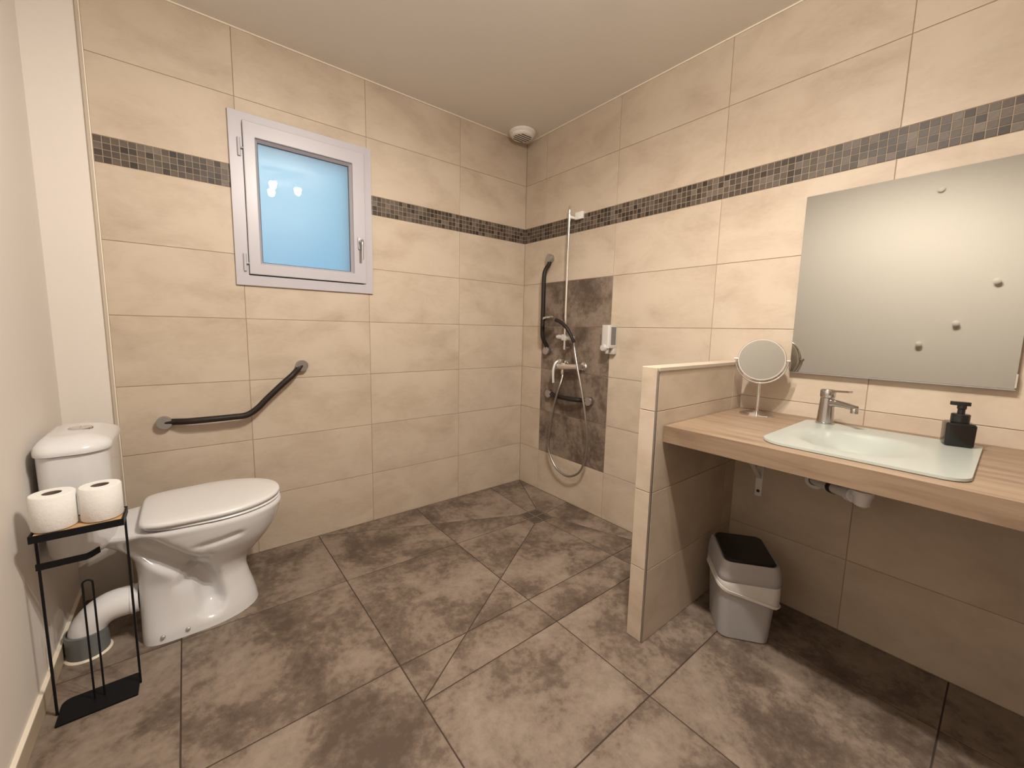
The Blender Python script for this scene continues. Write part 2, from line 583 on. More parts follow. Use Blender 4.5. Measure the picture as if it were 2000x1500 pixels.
for k in range(ncol):
    yc = -PM / 2 - k * PM
    for r in range(4):
        loc = (random.uniform(-0.0002, 0.0003), yc, MZ0 + PM * (r + 0.5))
        if 20 <= k < 95:
            link('mosaic_tile', mos_x, 'mosaic', wr, loc)
        else:
            mm = mos_x.copy(); mm.transform(Matrix.Translation(loc)); far_m.append(mm)
fm = part('mosaic_tiles', join(far_m), 'mosaic_far', wr)
fm.data.materials.clear(); fm.data.materials.append(M['mosaic_far'])
fm['kind'] = 'stuff'

# ---- untiled strip, trims and skirting
part('plaster_strip', box(XL, -2.256, 0.0008, 0.01, 0, ZC), 'paint', wb)
t1 = link('trim_1', loft([[(x, y, z) for x, y in [(-2.2565, 0.003), (-2.2565, -0.002), (-2.253, -0.0055), (-2.2455, -0.0055), (-2.2425, -0.003), (-2.2425, 0.003)]] for z in (0.0, ZC)], smooth=False), 'trim')
tag(t1, 'narrow vertical edge trim where the tiling ends', None, None, 'structure')
part('silicone_bead', box(-2.2445, -2.2412, -0.0066, 0.002, 0, ZC), 'caulk', t1)
t2 = link('trim_2', box(-2.242, 0.0, -0.006, 0.003, ZC - 0.006, ZC - 0.0003), 'caulk')
tag(t2, 'cream sealant line between window wall and ceiling', None, None, 'structure')
t3 = link('trim_3', box(-0.006, 0.003, YF, 0.0, ZC - 0.006, ZC - 0.0003), 'caulk')
tag(t3, 'cream sealant line between basin wall and ceiling', None, None, 'structure')
bl = link('baseboard_left', box(XL - 0.002, XL + 0.011, YF, 0.0, 0.0, 0.062, 0.002, 1), 'skirting')
tag(bl, 'low beige skirting along the painted wall', None, None, 'structure')
part('sealant_edge', box(XL, XL + 0.0112, YF, 0.0, 0.0615, 0.0655), 'caulk', bl)

# ---- floor tiles
LX = [XL, -2.076, -1.476, -0.879, -0.281, 0.0]
MY = [0.0, -0.512, -1.116, -1.7195, -2.3225, YF]
PAN = (-1.476, -1.293)
DR = (-0.28, -0.502); DH = 0.075; DZ = -0.026
def clip(poly, a, b_):
    """keep the part of a convex polygon to the left of the line a->b"""
    out = []
    f = lambda p: (b_[0] - a[0]) * (p[1] - a[1]) - (b_[1] - a[1]) * (p[0] - a[0])
    for i in range(len(poly)):
        p, q = poly[i], poly[(i + 1) % len(poly)]
        fp, fq = f(p), f(q)
        if fp >= -1e-9: out.append(p)
        if (fp > 1e-9 and fq < -1e-9) or (fp < -1e-9 and fq > 1e-9):
            t = fp / (fp - fq)
            out.append((p[0] + (q[0] - p[0]) * t, p[1] + (q[1] - p[1]) * t))
    return out
def area(p):
    return 0.5 * sum(p[i][0] * p[(i + 1) % len(p)][1] - p[(i + 1) % len(p)][0] * p[i][1] for i in range(len(p)))
def inset(poly, d):
    out = list(poly)
    for i in range(len(poly)):
        a, b_ = poly[i], poly[(i + 1) % len(poly)]
        L = math.hypot(b_[0] - a[0], b_[1] - a[1])
        if L < 1e-6: continue
        nx, ny = -(b_[1] - a[1]) / L * d, (b_[0] - a[0]) / L * d
        out = clip(out, (a[0] + nx, a[1] + ny), (b_[0] + nx, b_[1] + ny))
    return out
def dedupe(p):
    o = []
    for q in p:
        if not o or math.hypot(q[0] - o[-1][0], q[1] - o[-1][1]) > 1e-5: o.append(q)
    if len(o) > 1 and math.hypot(o[0][0] - o[-1][0], o[0][1] - o[-1][1]) < 1e-5: o.pop()
    return o
def floor_piece(poly, zf):
    p = dedupe(inset(poly, 0.0021))
    if len(p) < 3 or abs(area(p)) < 2e-4: return
    cx = sum(q[0] for q in p) / len(p); cy = sum(q[1] for q in p) / len(p)
    ch = 0.0005
    pi = dedupe(inset(p, ch))
    top = [(x - cx, y - cy, zf(x, y)) for x, y in pi]
    n_ = len(p)
    if len(pi) == n_:
        mid = [(x - cx, y - cy, zf(x, y) - ch) for x, y in p]
        bot = [(x - cx, y - cy, zf(x, y) - 0.008) for x, y in p]
        V_ = top + mid + bot
        F = [tuple(range(n_)), tuple(2 * n_ + i for i in reversed(range(n_)))]
        for i in range(n_):
            j = (i + 1) % n_
            F += [(i, n_ + i, n_ + j, j), (n_ + i, 2 * n_ + i, 2 * n_ + j, n_ + j)]
    else:
        V_ = [(x - cx, y - cy, zf(x, y)) for x, y in p] + [(x - cx, y - cy, zf(x, y) - 0.008) for x, y in p]
        F = [tuple(range(n_)), tuple(n_ + i for i in reversed(range(n_)))]
        for i in range(n_):
            j = (i + 1) % n_
            F.append((i, n_ + i, n_ + j, j))
    link('floor_tile', mesh_from(V_, F), 'brown_tile', floor_o, (cx, cy, 0))
px0, py0 = PAN
O4 = [(px0, py0), (0.0, py0), (0.0, 0.0), (px0, 0.0)]
I4 = [(DR[0] - DH, DR[1] - DH), (DR[0] + DH, DR[1] - DH), (DR[0] + DH, DR[1] + DH), (DR[0] - DH, DR[1] + DH)]
traps = []
for i in range(4):
    j = (i + 1) % 4
    a, b_, c, d = O4[i], O4[j], I4[j], I4[i]
    horizontal = i in (0, 2)
    def zf(x, y, a=a, d=d, hz=horizontal):
        t = (y - a[1]) / (d[1] - a[1]) if hz else (x - a[0]) / (d[0] - a[0])
        return DZ * max(0.0, min(1.0, t))
    traps.append(([a, b_, c, d], zf))
for i in range(len(LX) - 1):
    for j in range(len(MY) - 1):
        rect = [(LX[i], MY[j + 1]), (LX[i + 1], MY[j + 1]), (LX[i + 1], MY[j]), (LX[i], MY[j])]
        inside_x = LX[i] >= px0 - 1e-6
        if not inside_x or MY[j] <= py0:
            floor_piece(rect, lambda x, y: 0.0)
            continue
        if MY[j + 1] < py0:
            floor_piece([(LX[i], MY[j + 1]), (LX[i + 1], MY[j + 1]), (LX[i + 1], py0), (LX[i], py0)], lambda x, y: 0.0)
            rect = [(LX[i], py0), (LX[i + 1], py0), (LX[i + 1], MY[j]), (LX[i], MY[j])]
        for tp, zf in traps:
            q = rect
            for k in range(4):
                q = clip(q, tp[k], tp[(k + 1) % 4])
                if len(q) < 3: break
            if len(q) >= 3 and area(q) > 2e-4:
                floor_piece(q, zf)

gv, gf = [], []
def bed(poly, zf):
    b0 = len(gv)
    gv.extend([(x, y, zf(x, y) - 0.0016) for x, y in poly])
    gf.append(tuple(range(b0, b0 + len(poly))))
flat0 = lambda x, y: 0.0
bed([(XL, YF), (px0, YF), (px0, 0.0), (XL, 0.0)], flat0)
bed([(px0, YF), (0.0, YF), (0.0, py0), (px0, py0)], flat0)
for tp, zf in traps:
    bed(tp, zf)
part('grout_bed', mesh_from(gv, gf, fix=False), 'grout_floor', floor_o)

# ---- half-height partition between shower and washbasin
PX0, PY0, PY1, PZ = -0.705, -1.573, -1.504, 1.058
pt = link('wall_partition', box(PX0 + 0.004, 0.0, PY0 + 0.0022, PY1 - 0.0022, -0.03, PZ - 0.004), 'grout')
tag(pt, 'half-height tiled partition between shower and washbasin', None, None, 'structure')
PR = [(0.0, 0.294), (0.294, 0.597), (0.597, 0.900), (0.900, 1.048)]
for z0, z1 in PR:
    for x0, x1 in ((PX0 + 0.006, -0.098), (-0.098, 0.0)):
        wall_tile(pt, 'y', x0, x1, z0, z1, PY0, 'beige_x')
        wall_tile(pt, 'y', x0, x1, z0, z1, PY1, 'beige_x', sign=-1)
    wall_tile(pt, 'x', PY0 + 0.006, PY1, z0, z1 + (0.010 if z1 > 1 else 0), PX0, 'beige_x')
for x0, x1 in ((PX0 + 0.004, -0.098), (-0.098, 0.0)):
    part('cap_tile', box(x0 + G, x1 - G, PY0 - 0.002, PY1 + 0.002, PZ - 0.010, PZ, 0.001, 1), 'beige_x', pt)
part('corner_profile', tube([(PX0 + 0.0035, PY0 + 0.0035, 0.0), (PX0 + 0.0035, PY0 + 0.0035, PZ - 0.010)], 0.0042, 10), 'steel', pt)
part('cap_profile', box(PX0, 0.0, PY0 - 0.003, PY0 - 0.0008, PZ - 0.012, PZ - 0.0008), 'trim', pt)

# ------------------------------------------------------------------ window
w1 = bpy.data.objects.new('window_1', None); col.objects.link(w1)
w1.location = (-1.469, 0, 1.37)
tag(w1, 'small white pvc window with frosted pane', None, None, 'structure')
def ring_plate(x0, x1, z0, z1, ix0, ix1, iz0, iz1, y0, y1, bev=0.0015):
    me = cells([x0, ix0, ix1, x1], [z0, iz0, iz1, z1], {(1, 1)}, y0, y1, 'y')
    bm = bmesh.new(); bm.from_mesh(me)
    bmesh.ops.dissolve_limit(bm, angle_limit=0.01, verts=bm.verts, edges=bm.edges)
    eds = [e for e in bm.edges if len(e.link_faces) == 2 and e.calc_face_angle(0) > 0.5]
    bmesh.ops.bevel(bm, geom=eds, offset=bev, segments=2, profile=0.5, affect='EDGES')
    bm.to_mesh(me); bm.free()
    return me
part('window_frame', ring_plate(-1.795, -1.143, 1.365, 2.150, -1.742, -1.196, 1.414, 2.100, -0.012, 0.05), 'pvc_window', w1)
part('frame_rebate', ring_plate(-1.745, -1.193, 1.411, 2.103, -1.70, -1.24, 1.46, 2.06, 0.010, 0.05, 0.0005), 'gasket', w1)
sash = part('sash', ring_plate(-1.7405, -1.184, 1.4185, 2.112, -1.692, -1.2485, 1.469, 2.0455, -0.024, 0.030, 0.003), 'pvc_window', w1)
# glazing bead: sloped frame round the pane
def bead():
    o = [(-1.694, 1.467), (-1.2465, 1.467), (-1.2465, 2.0475), (-1.694, 2.0475)]
    i = [(-1.681, 1.4795), (-1.2595, 1.4795), (-1.2595, 2.035), (-1.681, 2.035)]
    V_ = [(x, -0.019, z) for x, z in o] + [(x, 0.004, z) for x, z in i] + [(x, 0.02, z) for x, z in i] + [(x, 0.02, z) for x, z in o]
    F = []
    for a in range(3):
        for k in range(4):
            k2 = (k + 1) % 4
            F.append((a * 4 + k, a * 4 + k2, a * 4 + 4 + k2, a * 4 + 4 + k))
    for k in range(4):
        k2 = (k + 1) % 4
        F.append((12 + k, 12 + k2, k2, k))
    return mesh_from(V_, F)
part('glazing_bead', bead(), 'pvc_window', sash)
part('pane', box(-1.683, -1.2575, 0.010, 0.016, 1.4775, 2.037), 'frosted', w1)
part('pane_seal', ring_plate(-1.683, -1.2575, 1.4775, 2.037, -1.6785, -1.262, 1.482, 2.0325, 0.0075, 0.0098, 0.0002), 'gasket', w1)
for zc in (1.992, 1.472):
    h = part('hinge', tube([(-1.757, -0.016, zc - 0.04), (-1.757, -0.016, zc + 0.04)], 0.0065, 12), 'pvc_window', w1)
    part('hinge_pin', tube([(-1.757, -0.016, zc - 0.004), (-1.741, -0.024, zc - 0.004)], 0.004, 8), 'pvc_window', h)
hd = part('window_handle', join([box(-1.229, -1.202, -0.034, -0.023, 1.60, 1.665, 0.004), lathe([(0, 0), (0.011, 0), (0.010, 0.022), (0, 0.024)], 16, 'y', (-1.2155, -0.058, 1.642))]), 'pvc_window', w1)
part('handle_lever', tube(catmull([(-1.2155, -0.055, 1.648), (-1.2155, -0.062, 1.625), (-1.2155, -0.060, 1.58), (-1.2155, -0.058, 1.545)], 6), [0.008] * 7 + [0.0065] * 12, 12), 'satin', hd)
part('reveal', cells([-1.80, -1.742, -1.196, -1.14], [1.36, 1.414, 2.10, 2.155], {(1, 1)}, 0.05, 0.258, 'y'), 'paint', w1)

# ------------------------------------------------------------------ ceiling lamp with three spot heads (lights the room)
LC = Vector((-1.262, -1.868, ZC))
lamp = thing('ceiling_lamp', LC, 'ceiling lamp with three lit spot heads above the floor', 'lamp')
part('mount_plate', lathe([(0, -0.022), (0.13, -0.022), (0.14, -0.012), (0.14, 0), (0, 0)], 40, 'z', tuple(LC)), 'satin', lamp)
for hp in [(-1.135, -1.815), (-1.337, -1.778), (-1.314, -2.020)]:
    c = Vector((hp[0], hp[1], 2.40))
    sh = part('spot_head', join([lathe([(0, 0.062), (0.026, 0.062), (0.03, 0.055), (0.034, 0.0), (0.031, -0.004), (0.029, 0.002), (0, 0.004)], 28, 'z', tuple(c)),
                                 tube([c + Vector((0, 0, 0.06)), (c + LC) / 2 + Vector((0, 0, 0.035)), Vector((LC.x * 0.6 + c.x * 0.4, LC.y * 0.6 + c.y * 0.4, ZC - 0.015))], 0.008, 10)]), 'satin', lamp)
    part('bulb', lathe([(0, 0.0), (0.024, -0.001), (0.026, -0.003), (0.018, -0.010), (0, -0.013)], 20, 'z', tuple(c)), 'bulb', sh)
    ld = bpy.data.lights.new('spot_light', 'SPOT')
    ld.energy = LAMP_POWER
    ld.color = LAMP_COLOR
    ld.spot_size = math.radians(180)
    ld.spot_blend = 0.62
    ld.shadow_soft_size = 0.028
    lo = bpy.data.objects.new('spot_light', ld)
    col.objects.link(lo)
    lo.location = c + Vector((0, 0, -0.018)) - LC
    lo.rotation_euler = LAMP_AIM.to_track_quat('-Z', 'Y').to_euler()
    lo.parent = lamp
    lp = bpy.data.lights.new('bulb_light', 'POINT')
    lp.energy = LAMP_SPILL
    lp.color = LAMP_COLOR
    lp.shadow_soft_size = 0.026
    lo = bpy.data.objects.new('bulb_light', lp)
    col.objects.link(lo)
    lo.location = c + Vector((0, 0, -0.035)) - LC
    lo.parent = lamp

# ------------------------------------------------------------------ toilet
TY = -0.360
toilet = thing('toilet', (-2.03, TY, 0), 'white ceramic toilet with closed lid and close-coupled cistern', 'toilet')
zs = np.array([0.0, 0.025, 0.07, 0.13, 0.175, 0.22, 0.27, 0.32, 0.37, 0.41, 0.432, 0.441])
tb = dict(
    xb=[-2.190, -2.190, -2.190, -2.190, -2.190, -2.190, -2.192, -2.202, -2.25, -2.325, -2.372, -2.370],
    xc=[-2.03, -2.03, -2.03, -2.04, -2.04, -2.02, -1.985, -1.96, -1.95, -1.94, -1.94, -1.94],
    xf=[-1.812, -1.816, -1.826, -1.842, -1.848, -1.832, -1.785, -1.748, -1.724, -1.712, -1.708, -1.713],
    hw=[0.140, 0.136, 0.124, 0.112, 0.108, 0.112, 0.134, 0.160, 0.178, 0.187, 0.189, 0.185],
    nb=[5.0, 5.0, 5.0, 5.0, 5.0, 4.6, 3.8, 3.2, 2.8, 2.6, 2.6, 2.6],
    tp=[0.0, 0.0, 0.0, 0.0, 0.0, 0.02, 0.08, 0.16, 0.26, 0.34, 0.36, 0.36])
def cub(zq, key):
    y = np.array(tb[key]); m_ = np.gradient(y, zs)
    i = min(len(zs) - 2, max(0, int(np.searchsorted(zs, zq) - 1)))
    h = zs[i + 1] - zs[i]; t = (zq - zs[i]) / h
    # monotone-ish hermite
    d = (y[i + 1] - y[i]) / h
    m0, m1 = m_[i], m_[i + 1]
    if d == 0: m0 = m1 = 0
    return ((2 * t ** 3 - 3 * t ** 2 + 1) * y[i] + (t ** 3 - 2 * t ** 2 + t) * h * m0 + (-2 * t ** 3 + 3 * t ** 2) * y[i + 1] + (t ** 3 - t ** 2) * h * m1)
HOL = [(-2.165, 0.385), (-2.105, 0.330), (-2.035, 0.262), (-1.992, 0.170), (-1.978, 0.085)]
def segdist(px, pz, pts):
    best = 9
    for (ax, az), (bx, bz) in zip(pts[:-1], pts[1:]):
        dx, dz = bx - ax, bz - az
        t = max(0, min(1, ((px - ax) * dx + (pz - az) * dz) / (dx * dx + dz * dz)))
        best = min(best, math.hypot(px - ax - dx * t, pz - az - dz * t))
    return best
rings = []
NA = 112
for zq in np.concatenate([np.linspace(0, 0.425, 64), [0.43, 0.434, 0.438, 0.441]]):
    xb, xc, xf, hw, nb, tp = [float(cub(zq, k_)) for k_ in ('xb', 'xc', 'xf', 'hw', 'nb', 'tp')]
    ring = []
    for k in range(NA):
        a = 2 * math.pi * k / NA
        c_, s_ = math.cos(a), math.sin(a)
        if c_ >= 0:
            nf = 2.15
            x = xc + (xf - xc) * abs(c_) ** (2 / nf)
            y = hw * math.copysign(abs(s_) ** (2 / nf), s_)
        else:
            f = abs(c_) ** (2 / nb)
            x = xc - (xc - xb) * f
            y = hw * math.copysign(abs(s_) ** (2 / nb), s_) * (1 - tp * f * f)
        # hollow of the trap and the long finger recess under the rim
        d = segdist(x, zq, HOL)
        dep = 0.066 * math.exp(-(d / 0.036) ** 3)
        d2 = segdist(x, zq, [(-2.0, 0.352), (-1.88, 0.366)])
        dep += 0.010 * math.exp(-(d2 / 0.011) ** 2)
        if abs(y) > 1e-6:
            y = math.copysign(max(0.02, abs(y) - dep * min(1, abs(y) / 0.08)), y) if dep > 0.001 else y
        ring.append((x, TY + y, float(zq)))
    rings.append(ring)
part('bowl', loft(rings, ang=60), 'ceramic', toilet)
def egg(xb, xf, hwm, hwb, off=0.0, n=72):
    """outline of seat and lid: straight narrow back, round front"""
    xw = xb + 0.46 * (xf - xb)
    out = []
    for k in range(n):
        t = k / n * 2 * math.pi
        c_, s_ = math.cos(t), math.sin(t)
        if c_ >= 0:
            x = xw + (xf - xw + off) * abs(c_) ** 0.96
            y = (hwm + off) * math.copysign(abs(s_) ** 0.96, s_)
        else:
            f = abs(c_) ** (2 / 9.0)
            x = xw - (xw - xb + off) * f
            y = (hwm + off) * math.copysign(abs(s_) ** (2 / 9.0), s_) * (1 - (1 - hwb / hwm) * f ** 2)
        out.append((x, y))
    return out
def plate_egg(z0, z1, args, r=0.006, dome=0.0):
    R_ = []
    for off, z in ((-r, z0), (0, z0 + r), (0, z1 - r), (-r * 0.35, z1 - r * 0.3), (-r * 1.3, z1), (-0.05, z1 + dome * 0.6), (-0.10, z1 + dome)):
        R_.append([(x, TY + y, z) for x, y in egg(*args, off=off)])
    return loft(R_, ang=50)
part('seat_ring', plate_egg(0.4425, 0.4535, (-2.160, -1.712, 0.190, 0.150)), 'seat', toilet)
lid = part('seat_lid', plate_egg(0.4560, 0.4780, (-2.168, -1.711, 0.194, 0.168), 0.008, 0.002), 'seat', toilet)
for sy in (-0.075, 0.075):
    part('lid_hinge', tube([(-2.158, TY + sy - 0.022, 0.450), (-2.158, TY + sy + 0.022, 0.450)], 0.0085, 14), 'seat', lid)
def cist(off, z, xb=-2.386, xf=-2.222, hw=0.172):
    return [(x, TY + y, z) for x, y in rrect(xb - off * 0.3, xf + off, -hw - off, hw + off, [min(q_, (xf - xb + 1.3 * off) * 0.46) for q_ in (0.045, 0.082 + off * 0.5, 0.082 + off * 0.5, 0.045)], 10)]
part('cistern', loft([cist(-0.05, 0.405), cist(-0.028, 0.408), cist(-0.016, 0.418), cist(-0.008, 0.44), cist(-0.005, 0.50), cist(-0.002, 0.62), cist(0.0, 0.757), cist(-0.01, 0.759)], ang=50), 'ceramic', toilet)
cl = part('cistern_lid', loft([cist(-0.004, 0.7605), cist(0.009, 0.7610), cist(0.0105, 0.768), cist(0.009, 0.778), cist(0.001, 0.789), cist(-0.014, 0.798), cist(-0.034, 0.8055), cist(-0.055, 0.8095), cist(-0.068, 0.8105)], ang=60), 'ceramic', toilet)
bt = part('flush_button', lathe([(0, 0.0), (0.031, 0), (0.031, 0.004), (0.027, 0.005), (0.026, 0.0035), (0, 0.0035)], 32, 'z', (-2.300, TY, 0.8095)), 'chrome', cl)
for sx in (-1, 1):
    pts = [(-2.300 + sx * 0.0015 + sx * 0.0235 * math.cos(t), TY + 0.0235 * math.sin(t)) for t in np.linspace(-math.pi / 2, math.pi / 2, 16)]
    part('button_half', loft([[(x, y, 0.812) for x, y in pts], [(x, y, 0.8145) for x, y in pts]], ang=30), 'chrome', bt)
for bx, by in ((-2.128, -0.5035), (-2.055, -0.5055)):
    bcap = lathe([(0, -0.002), (0.0075, -0.001), (0.006, 0.003), (0, 0.0045)], 16, 'z')
    bcap.transform(Matrix.Translation((bx, by + 0.007, 0.0255)) @ Matrix.Rotation(math.radians(62), 4, 'X'))
    part('floor_bolt', bcap, 'steel', toilet)

# soil pipe behind the toilet
sp = thing('soil_pipe', (-2.335, -0.385, 0), 'white elbow drain pipe on a grey floor collar behind the toilet', 'pipe')
ey = -0.385
arc = [(-2.1915, ey, 0.152), (-2.225, ey, 0.152)] + [(-2.245 - 0.090 * math.sin(t), ey, 0.152 - 0.090 + 0.090 * math.cos(t)) for t in np.linspace(0, math.pi / 2, 12)] + [(-2.335, ey, 0.05)]
el = part('elbow', tube(arc, 0.0505, 28), 'pvc', sp)
part('elbow_ring', tube([(-2.204, ey, 0.152), (-2.214, ey, 0.152)], 0.0535, 28), 'pvc', el)
part('collar', lathe([(0.050, 0.002), (0.0565, 0.002), (0.0575, 0.088), (0.0515, 0.090), (0.0515, 0.085), (0.050, 0.002)], 32, 'z', (-2.335, ey, 0)), 'grey_pipe', sp)
part('sealant_ring', lathe([(0.052, 0.0005), (0.063, 0.0005), (0.060, 0.005), (0.056, 0.007)], 32, 'z', (-2.335, ey, 0)), 'caulk', sp)

# ------------------------------------------------------------------ toilet paper stand and rolls
st = thing('paper_stand', (-2.27, -0.665, 0), 'slim black metal toilet paper stand with bamboo shelf', 'stand')
bp_ = rrect(-2.362, -2.182, -0.722, -0.615, (0.003, 0.003, 0.012, 0.022), 6)
part('base_plate', loft([[(x, y, z) for x, y in bp_] for z in (0.0005, 0.0055)], smooth=False), 'black_metal', st)
for x in (-2.366, -2.1795):
    part('leg', box(x - 0.0028, x + 0.0028, -0.6685, -0.6615, 0.0005, 0.588, 0.0006, 1), 'black_metal', st)
part('shelf_board', box(-2.362, -2.183, -0.716, -0.612, 0.5775, 0.5865, 0.001, 1), 'bamboo', st)
part('shelf_frame', join([box(-2.3685, -2.177, -0.7195, -0.7155, 0.568, 0.5885), box(-2.3685, -2.177, -0.6125, -0.6085, 0.568, 0.5885),
                          box(-2.3688, -2.3645, -0.719, -0.609, 0.568, 0.5885), box(-2.181, -2.1768, -0.719, -0.609, 0.568, 0.5885)]), 'black_metal', st)
part('roll_arm', tube([(-2.372, -0.667, 0.475), (-2.270, -0.667, 0.475), (-2.262, -0.663, 0.476), (-2.245, -0.640, 0.477)], 0.01, flat=(0.0095, 0.002)), 'black_metal', st)
ux = [(-2.2860, -0.664, 0.005)] + [(-2.2860, -0.664, 0.36)] + [(-2.275 - 0.011 * math.cos(t), -0.664, 0.388 + 0.011 * math.sin(t)) for t in np.linspace(0, math.pi, 10)] + [(-2.264, -0.664, 0.36), (-2.264, -0.664, 0.005)]
part('spare_roll_spindle', tube(ux, 0.0026, 10), 'black_metal', st)
for i, (x, y, lab) in enumerate([(-2.3245, -0.668, 'white toilet roll on the bamboo shelf next to the painted wall'), (-2.2275, -0.661, 'white toilet roll on the bamboo shelf next to the toilet seat')]):
    rl = thing('toilet_roll', (x, y, 0.589), lab, 'toilet roll', 'toilet rolls on the stand')
    R0 = 0.0472
    part('paper', lathe([(0.0205, 0.003), (R0 - 0.002, 0.0), (R0, 0.003), (R0, 0.097), (R0 - 0.0025, 0.1), (0.0205, 0.1), (0.0205, 0.003)], 48, 'z', (x, y, 0.589), ang=50), 'paper', rl)
    part('core', lathe([(0.0203, 0.002), (0.0203, 0.0985), (0.019, 0.0985), (0.019, 0.004), (0.0, 0.004), (0.0, 0.002)], 32, 'z', (x, y, 0.589)), 'card', rl)

# ------------------------------------------------------------------ grab bars
def cap_disc(center, axis, sgn, r=0.029, h=0.034):
    """round end cap lying on a wall; axis is the wall normal direction"""
    prof = [(r * 0.93, 0), (r * 0.96, h * 0.62), (r, h * 0.66), (r, h * 0.9), (r * 0.93, h), (0, h)]
    me = lathe([(a, b_ * sgn) for a, b_ in prof], 32, axis, center)
    return me
def grab_bar(name, label, group, pts, caps, axis, sgn, r=0.0150, base=(0, 0, 0)):
    g = thing(name, base, label, 'grab bar', group)
    part('grip', tube(catmull(pts, 10), r, 16), 'grip', g)
    for c in caps:
        part('end_cap', cap_disc(c, axis, sgn), 'satin', g)
    return g
OFF = -0.055
grab_bar('grab_bar', 'black angled grab bar on the wall beside the toilet', 'grab bars',
         [(-2.093, -0.020, 0.737), (-2.062, -0.024, 0.7375), (-2.01, -0.048, 0.738), (-1.93, OFF, 0.7385), (-1.85, OFF, 0.739), (-1.79, OFF, 0.742), (-1.745, OFF, 0.769),
          (-1.70, OFF, 0.815), (-1.63, OFF, 0.883), (-1.585, -0.049, 0.922), (-1.551, -0.026, 0.952), (-1.531, -0.020, 0.970)],
         [(-2.095, 0, 0.737), (-1.531, 0, 0.970)], 'y', -1, 0.0145, (-2.095, 0, 0.737))
grab_bar('grab_bar', 'tall black upright grab bar beside the shower rail', 'grab bars',
         [(-0.018, -0.287, 1.664), (-0.024, -0.287, 1.630), (-0.055, -0.286, 1.585), (-0.066, -0.286, 1.53), (-0.066, -0.286, 1.35), (-0.066, -0.286, 1.17), (-0.055, -0.286, 1.118), (-0.024, -0.287, 1.072), (-0.018, -0.287, 1.040)],
         [(0, -0.287, 1.668), (0, -0.287, 1.037)], 'x', -1, 0.0145, (0, -0.287, 1.037))
grab_bar('grab_bar', 'short black level grab bar under the shower tap', 'grab bars',
         [(-0.018, -0.328, 0.737), (-0.024, -0.365, 0.737), (-0.052, -0.41, 0.737), (-0.060, -0.46, 0.737), (-0.060, -0.55, 0.737), (-0.052, -0.60, 0.737), (-0.024, -0.645, 0.737), (-0.018, -0.682, 0.737)],
         [(0, -0.323, 0.737), (0, -0.687, 0.737)], 'x', -1, 0.0150, (0, -0.323, 0.737))

# ------------------------------------------------------------------ shower set
RY = -0.492; RX = -0.055
rail = thing('shower_rail', (0, RY, 1.05), 'chrome upright shower rail with a sliding holder', 'shower rail')
part('tube', tube([(RX, RY, 1.056), (RX, RY, 1.930)], 0.0095, 16), 'chrome', rail)
part('finial', lathe([(0.0095, 0), (0.011, 0.004), (0.0095, 0.012), (0.0085, 0.018), (0.0105, 0.026), (0.007, 0.034), (0.006, 0.050), (0, 0.054)], 20, 'z', (RX, RY, 1.912)), 'chrome', rail)
part('wall_bracket', join([box(RX - 0.006, 0.0, RY - 0.010, RY + 0.010, 1.886, 1.902, 0.002), box(-0.018, 0.0, RY - 0.075, RY - 0.012, 1.880, 1.925, 0.003)]), 'white_plastic', rail)
part('wall_bracket', box(RX - 0.006, 0.0, RY - 0.008, RY + 0.008, 1.062, 1.076, 0.002), 'chrome', rail)
sl = part('slider', join([tube([(RX, RY + 0.060, 1.137), (RX, RY - 0.070, 1.131)], 0.0155, 18), box(RX - 0.016, RX + 0.014, RY - 0.02, RY + 0.02, 1.114, 1.156, 0.005)]), 'silver_plastic', rail)
part('slider_knob', tube([(RX, RY + 0.060, 1.137), (RX, RY + 0.072, 1.137)], 0.012, 16), 'silver_plastic', sl)
hs = thing('hand_shower', (RX - 0.03, RY - 0.08, 1.10), 'chrome hand shower with a dark handle resting in the holder', 'hand shower')
HX = RX - 0.030
part('handle', tube(catmull([(HX + 0.012, -0.590, 1.105), (HX + 0.004, -0.578, 1.135), (HX - 0.004, -0.556, 1.175), (HX - 0.012, -0.525, 1.212), (HX - 0.02, -0.488, 1.236), (HX - 0.026, -0.455, 1.248)], 6), [0.0105] * 12 + [0.0115] * 19, 14), 'grip', hs)
hdm = lathe([(0, 0.011), (0.024, 0.010), (0.043, 0.002), (0.045, -0.004), (0.043, -0.009), (0.038, -0.0105), (0, -0.0105)], 36, 'z')
hdm.transform(Matrix.Translation((HX - 0.028, -0.400, 1.259)) @ Matrix.Rotation(math.radians(-12), 4, 'X') @ Matrix.Rotation(math.radians(8), 4, 'Y'))
part('head', hdm, 'chrome', hs)
hose = link('shower_hose', tube(catmull([(HX + 0.012, -0.590, 1.104), (HX + 0.012, -0.597, 1.060), (-0.088, -0.640, 0.95), (-0.092, -0.692, 0.79), (-0.088, -0.724, 0.64), (-0.078, -0.737, 0.505), (-0.068, -0.718, 0.377), (-0.060, -0.662, 0.268),
                                         (-0.056, -0.562, 0.214), (-0.056, -0.462, 0.236), (-0.058, -0.393, 0.315), (-0.060, -0.375, 0.405), (-0.074, -0.408, 0.545), (-0.088, -0.450, 0.692), (-0.090, -0.488, 0.800), (-0.070, -0.492, 0.862), (-0.060, -0.487, 0.893)], 10), 0.0072, 12), 'steel')
tag(hose, 'long metal shower hose hanging in a loop', 'hose')
mx_ = thing('shower_mixer', (0, -0.53, 0.95), 'chrome shower mixer tap on the dark tiles', 'tap')
MZ = 0.951
part('body', tube([(-0.060, -0.445, MZ - 0.008), (-0.060, -0.475, MZ - 0.006), (-0.060, -0.53, MZ - 0.004), (-0.060, -0.60, MZ), (-0.060, -0.635, MZ + 0.002)], [0.021, 0.024, 0.022, 0.021, 0.019], 20), 'chrome', mx_)
